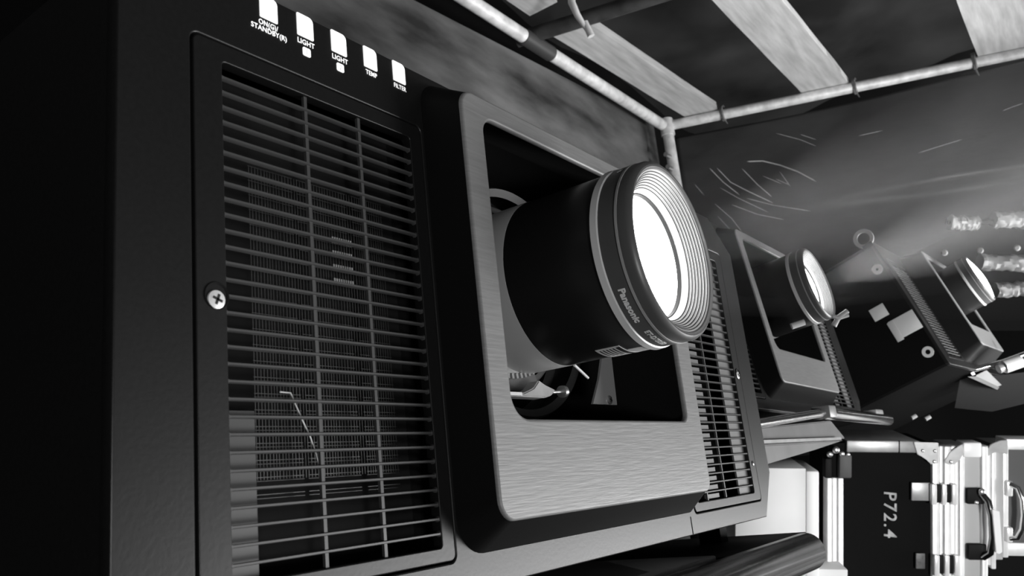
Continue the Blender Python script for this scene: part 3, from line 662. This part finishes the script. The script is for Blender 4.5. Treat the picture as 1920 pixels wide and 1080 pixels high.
# ================================================================== flight cases
KD = 2.08; K = KD / FPX
CR = Matrix((RGT, UPV, -FWD)).transposed()          # the cases stand square to the view
CR = CR @ Matrix.Rotation(math.radians(-3), 3, 'Y')
def case_thing(name, label, u, v, d=KD, cat='flight case', rot=CR):
    t = thing(name, label, cat, px(u, v, d), rot, 'flight cases'); return t
def cbox(t, name, m, u0, u1, v0, v1, w0, w1, bv=0.0, org=None, k=K):
    """box in case space from pixel-sized millimetres: right, down, towards the viewer"""
    return box(name, m, t, (u0 - org[0]) * k, (u1 - org[0]) * k, (org[1] - v1) * k, (org[1] - v0) * k, w0, w1, bv)
O = (1645, 1560)
A = case_thing('flight_case', 'black flight case on end with hand lettered number and butterfly latches', *O)
cbox(A, 'body_panel', CASEB, 1556, 1748, 832, 1560, -0.16, -0.006, 0, O)
for (a, b) in ((1552, 1561), (1562, 1571), (1572, 1582)): cbox(A, 'edge_extrusion', ALU, a, b, 897, 1556, -0.03, 0.004 if a != 1562 else 0.001, 0.002, O)
cbox(A, 'top_rail', ALUG, 1588, 1722, 826, 848, -0.16, 0.004, 0.003, O)
cbox(A, 'rail_joint', CASEB, 1683, 1685, 826, 848, -0.01, 0.0045, 0, O)
for (a, b, d) in ((1744, 1757, 0.006), (1758, 1765, 0.002), (1766, 1778, 0.006), (1779, 1789, 0.001)):
    cbox(A, 'seam_extrusion', ALU, a, b, 835, 1556, -0.03, d, 0.0025, O)
def brace(t, pts, d0=0.002, d1=0.009, name='corner_brace', m=ALUG, org=O, k=K):
    bm = bmesh.new(); a = [bm.verts.new(((u - org[0]) * k, (org[1] - v) * k, d1)) for u, v in pts]; b = [bm.verts.new(((u - org[0]) * k, (org[1] - v) * k, d0)) for u, v in pts]
    bm.faces.new(a); bm.faces.new(b)
    for i in range(len(pts)): bm.faces.new((a[i], a[(i + 1) % len(pts)], b[(i + 1) % len(pts)], b[i]))
    bmesh.ops.bevel(bm, geom=list(bm.edges), offset=0.001, segments=2, affect='EDGES')
    return link(name, bm_mesh(name, bm, 40), m, t)
def rivet(t, u, v, d=0.009, r=3.4, org=O, k=K):
    bm = bmesh.new(); bmesh.ops.create_uvsphere(bm, u_segments=12, v_segments=8, radius=r * k); bmesh.ops.scale(bm, vec=(1, 1, 0.6), verts=bm.verts)
    o = link('rivet', bm_mesh('rivet', bm, 80), STEEL, t); o.location = ((u - org[0]) * k, (org[1] - v) * k, d); return o
b1 = brace(A, [(1709, 827), (1754, 828), (1754, 866), (1740, 868), (1731, 858), (1716, 850)])
for (u, v) in ((1725, 843), (1747, 843), (1746, 863)): rivet(b1, u, v)
b2 = brace(A, [(1765, 862), (1774, 846), (1790, 834), (1798, 830), (1800, 846), (1794, 858), (1783, 868), (1769, 868)])
rivet(b2, 1776, 863)
cbox(A, 'corner_buckle', BLACK, 1548, 1560, 860, 897, -0.02, 0.006, 0.003, O)
cl = cbox(A, 'lid_strap', mat('dark strap', 0.06, 0.6), 1573, 1596, 852, 896, -0.01, 0.010, 0.004, O)
rivet(cl, 1556, 852, 0.006, 6); rivet(cl, 1577, 850, 0.012, 5); rivet(cl, 1588, 851, 0.012, 4); rivet(cl, 1566, 843, 0.012, 7)
for (v0, wide) in ((903, True), (1035, False)):
    s = 0 if wide else 5
    L_ = cbox(A, 'latch_plate', ALUG if wide else mat('dark latch plate', 0.10, 0.5, noise_amt=0.6, scale=60), (1706 if wide else 1714) , 1744 if wide else 1731, v0, v0 + (34 if wide else 29), 0.0, 0.006, 0.002, O)
    cbox(L_, 'latch_bow', BLACK, 1746 + s, 1783 + s, v0 + 2, v0 + 36, 0.004, 0.012, 0.003, O)
    for (a, b) in ((1738, 1748), (1757, 1766), (1775, 1785)):
        cbox(L_, 'latch_wing', mat('polished latch', 0.9, 0.25, metal=0.3), a + s, b + s, v0, v0 + 39, 0.006, 0.020, 0.003, O)
# hand painted number, reading down the case
me = text_mesh('P72.4', 33 * K, 0.0003, 0.0005, 'LEFT', 0.1, 1.22)
nt_ = link('painted_number', me, mat('chalky white paint', 0.42, 0.8, noise_amt=0.35, scale=60), A)
nt_.location = ((1659 - O[0]) * K, (O[1] - 921) * K, -0.0052); nt_.rotation_euler = (0, 0, -PI / 2)
# second case, its lid towards us with a recessed black handle
O2_ = (1825, 1560)
Bc = case_thing('flight_case', 'bright aluminium edged flight case with black strap handle', *O2_)
cbox(Bc, 'side_panel', mat('grey laminate', 0.42, 0.5), 1805, 1840, 846, 1560, -0.16, -0.004, 0, O2_)
for (a, b, d) in ((1790, 1797, 0.004), (1797, 1806, 0.010), (1839, 1849, 0.006), (1850, 1853, -0.002)): cbox(Bc, 'edge_extrusion', ALU, a, b, 836, 1556, -0.03, d, 0.0025, O2_)
cbox(Bc, 'top_corner', mat('bright corner', 0.85, 0.35), 1802, 1836, 828, 856, -0.03, 0.014, 0.005, O2_)
hd = cbox(Bc, 'handle_dish', BLACK, 1810, 1843, 914, 944, 0.0, 0.010, 0.004, O2_)
cbox(Bc, 'handle_dish', BLACK, 1812, 1846, 1018, 1048, 0.0, 0.012, 0.004, O2_)
hs = tube('handle_strap', GLOSSB, Bc, [((u - O2_[0]) * K, (O2_[1] - v) * K, w_) for u, v, w_ in ((1834, 922, 0.012), (1842, 935, 0.026), (1846, 960, 0.032), (1848, 1000, 0.032), (1846, 1030, 0.026), (1838, 1042, 0.012))], 0.0085, 10)
brace(Bc, [(1843, 947), (1856, 950), (1861, 1024), (1856, 1028), (1850, 1026)], 0.034, 0.044, 'handle_grip', mat('worn white grip', 0.85, 0.3), O2_)
rivet(hd, 1834, 919, 0.018, 6.5, O2_); rivet(hd, 1826, 940, 0.012, 4, O2_)
# third case behind with the sprung chrome handle and a dark side
O3_ = (1905, 1560)
Cc = case_thing('flight_case', 'flight case at the right edge with dark side and sprung chrome handle', *O3_, d=KD + 0.02)
K3 = (KD + 0.02) / FPX
def c3b(n, m, u0, u1, v0, v1, w0, w1, bv=0.002): return cbox(Cc, n, m, u0, u1, v0, v1, w0, w1, bv, O3_, K3)
for (a, b, d, v1) in ((1851, 1858, 0.004, 1060), (1858, 1866, 0.008, 1066), (1880, 1890, 0.004, 1045)): c3b('edge_extrusion', ALU, a, b, 840, v1, -0.03, d)
c3b('edge_panel', mat('grey laminate', 0.42, 0.5), 1866, 1881, 842, 1050, -0.03, 0.001)
c3b('side_panel', mat('dark grey side', 0.06, 0.6), 1888, 2060, 842, 1022, -0.16, -0.004, 0)
c3b('top_rail', ALU, 1886, 2060, 823, 843, -0.05, 0.003)
c3b('bottom_rail', ALU, 1888, 2060, 1018, 1042, -0.05, 0.003)
brace(Cc, [(1846, 845), (1856, 832), (1872, 825), (1886, 824), (1886, 850), (1862, 846), (1848, 856)], 0.004, 0.011, org=O3_, k=K3)
c3b('support_block', CASEB, 1850, 2060, 1046, 1560, -0.16, -0.02, 0)
for v0 in (900, 986): c3b('handle_bracket', mat('polished latch', 0.9, 0.25, metal=0.3), 1882, 1893, v0, v0 + 28, 0.0, 0.018, 0.003)
tube('sprung_handle', CHROME, Cc, [((u - O3_[0]) * K3, (O3_[1] - v) * K3, w_) for u, v, w_ in ((1888, 905, 0.016), (1898, 910, 0.026), (1904, 930, 0.032), (1905, 960, 0.034), (1903, 985, 0.032), (1897, 1003, 0.026), (1888, 1006, 0.016))], 0.0068, 12)
# white laminate case, left of the numbered one
O4_ = (1490, 1560)
Wc = case_thing('white_case', 'plain white laminate case between the nearest projector and the black numbered case', *O4_, d=2.0, cat='case')
K4 = 2.0 / FPX
cbox(Wc, 'body_panel', WHITEP, 1380, 1511, 878, 1560, -0.14, 0.0, 0.003, O4_, K4)
cbox(Wc, 'rounded_edge', mat('white edge', 0.82, 0.45), 1510, 1535, 882, 1560, -0.13, 0.004, 0.006, O4_, K4)
cbox(Wc, 'base_ledge', WHITEP, 1532, 1596, 1074, 1560, -0.13, -0.03, 0.003, O4_, K4)
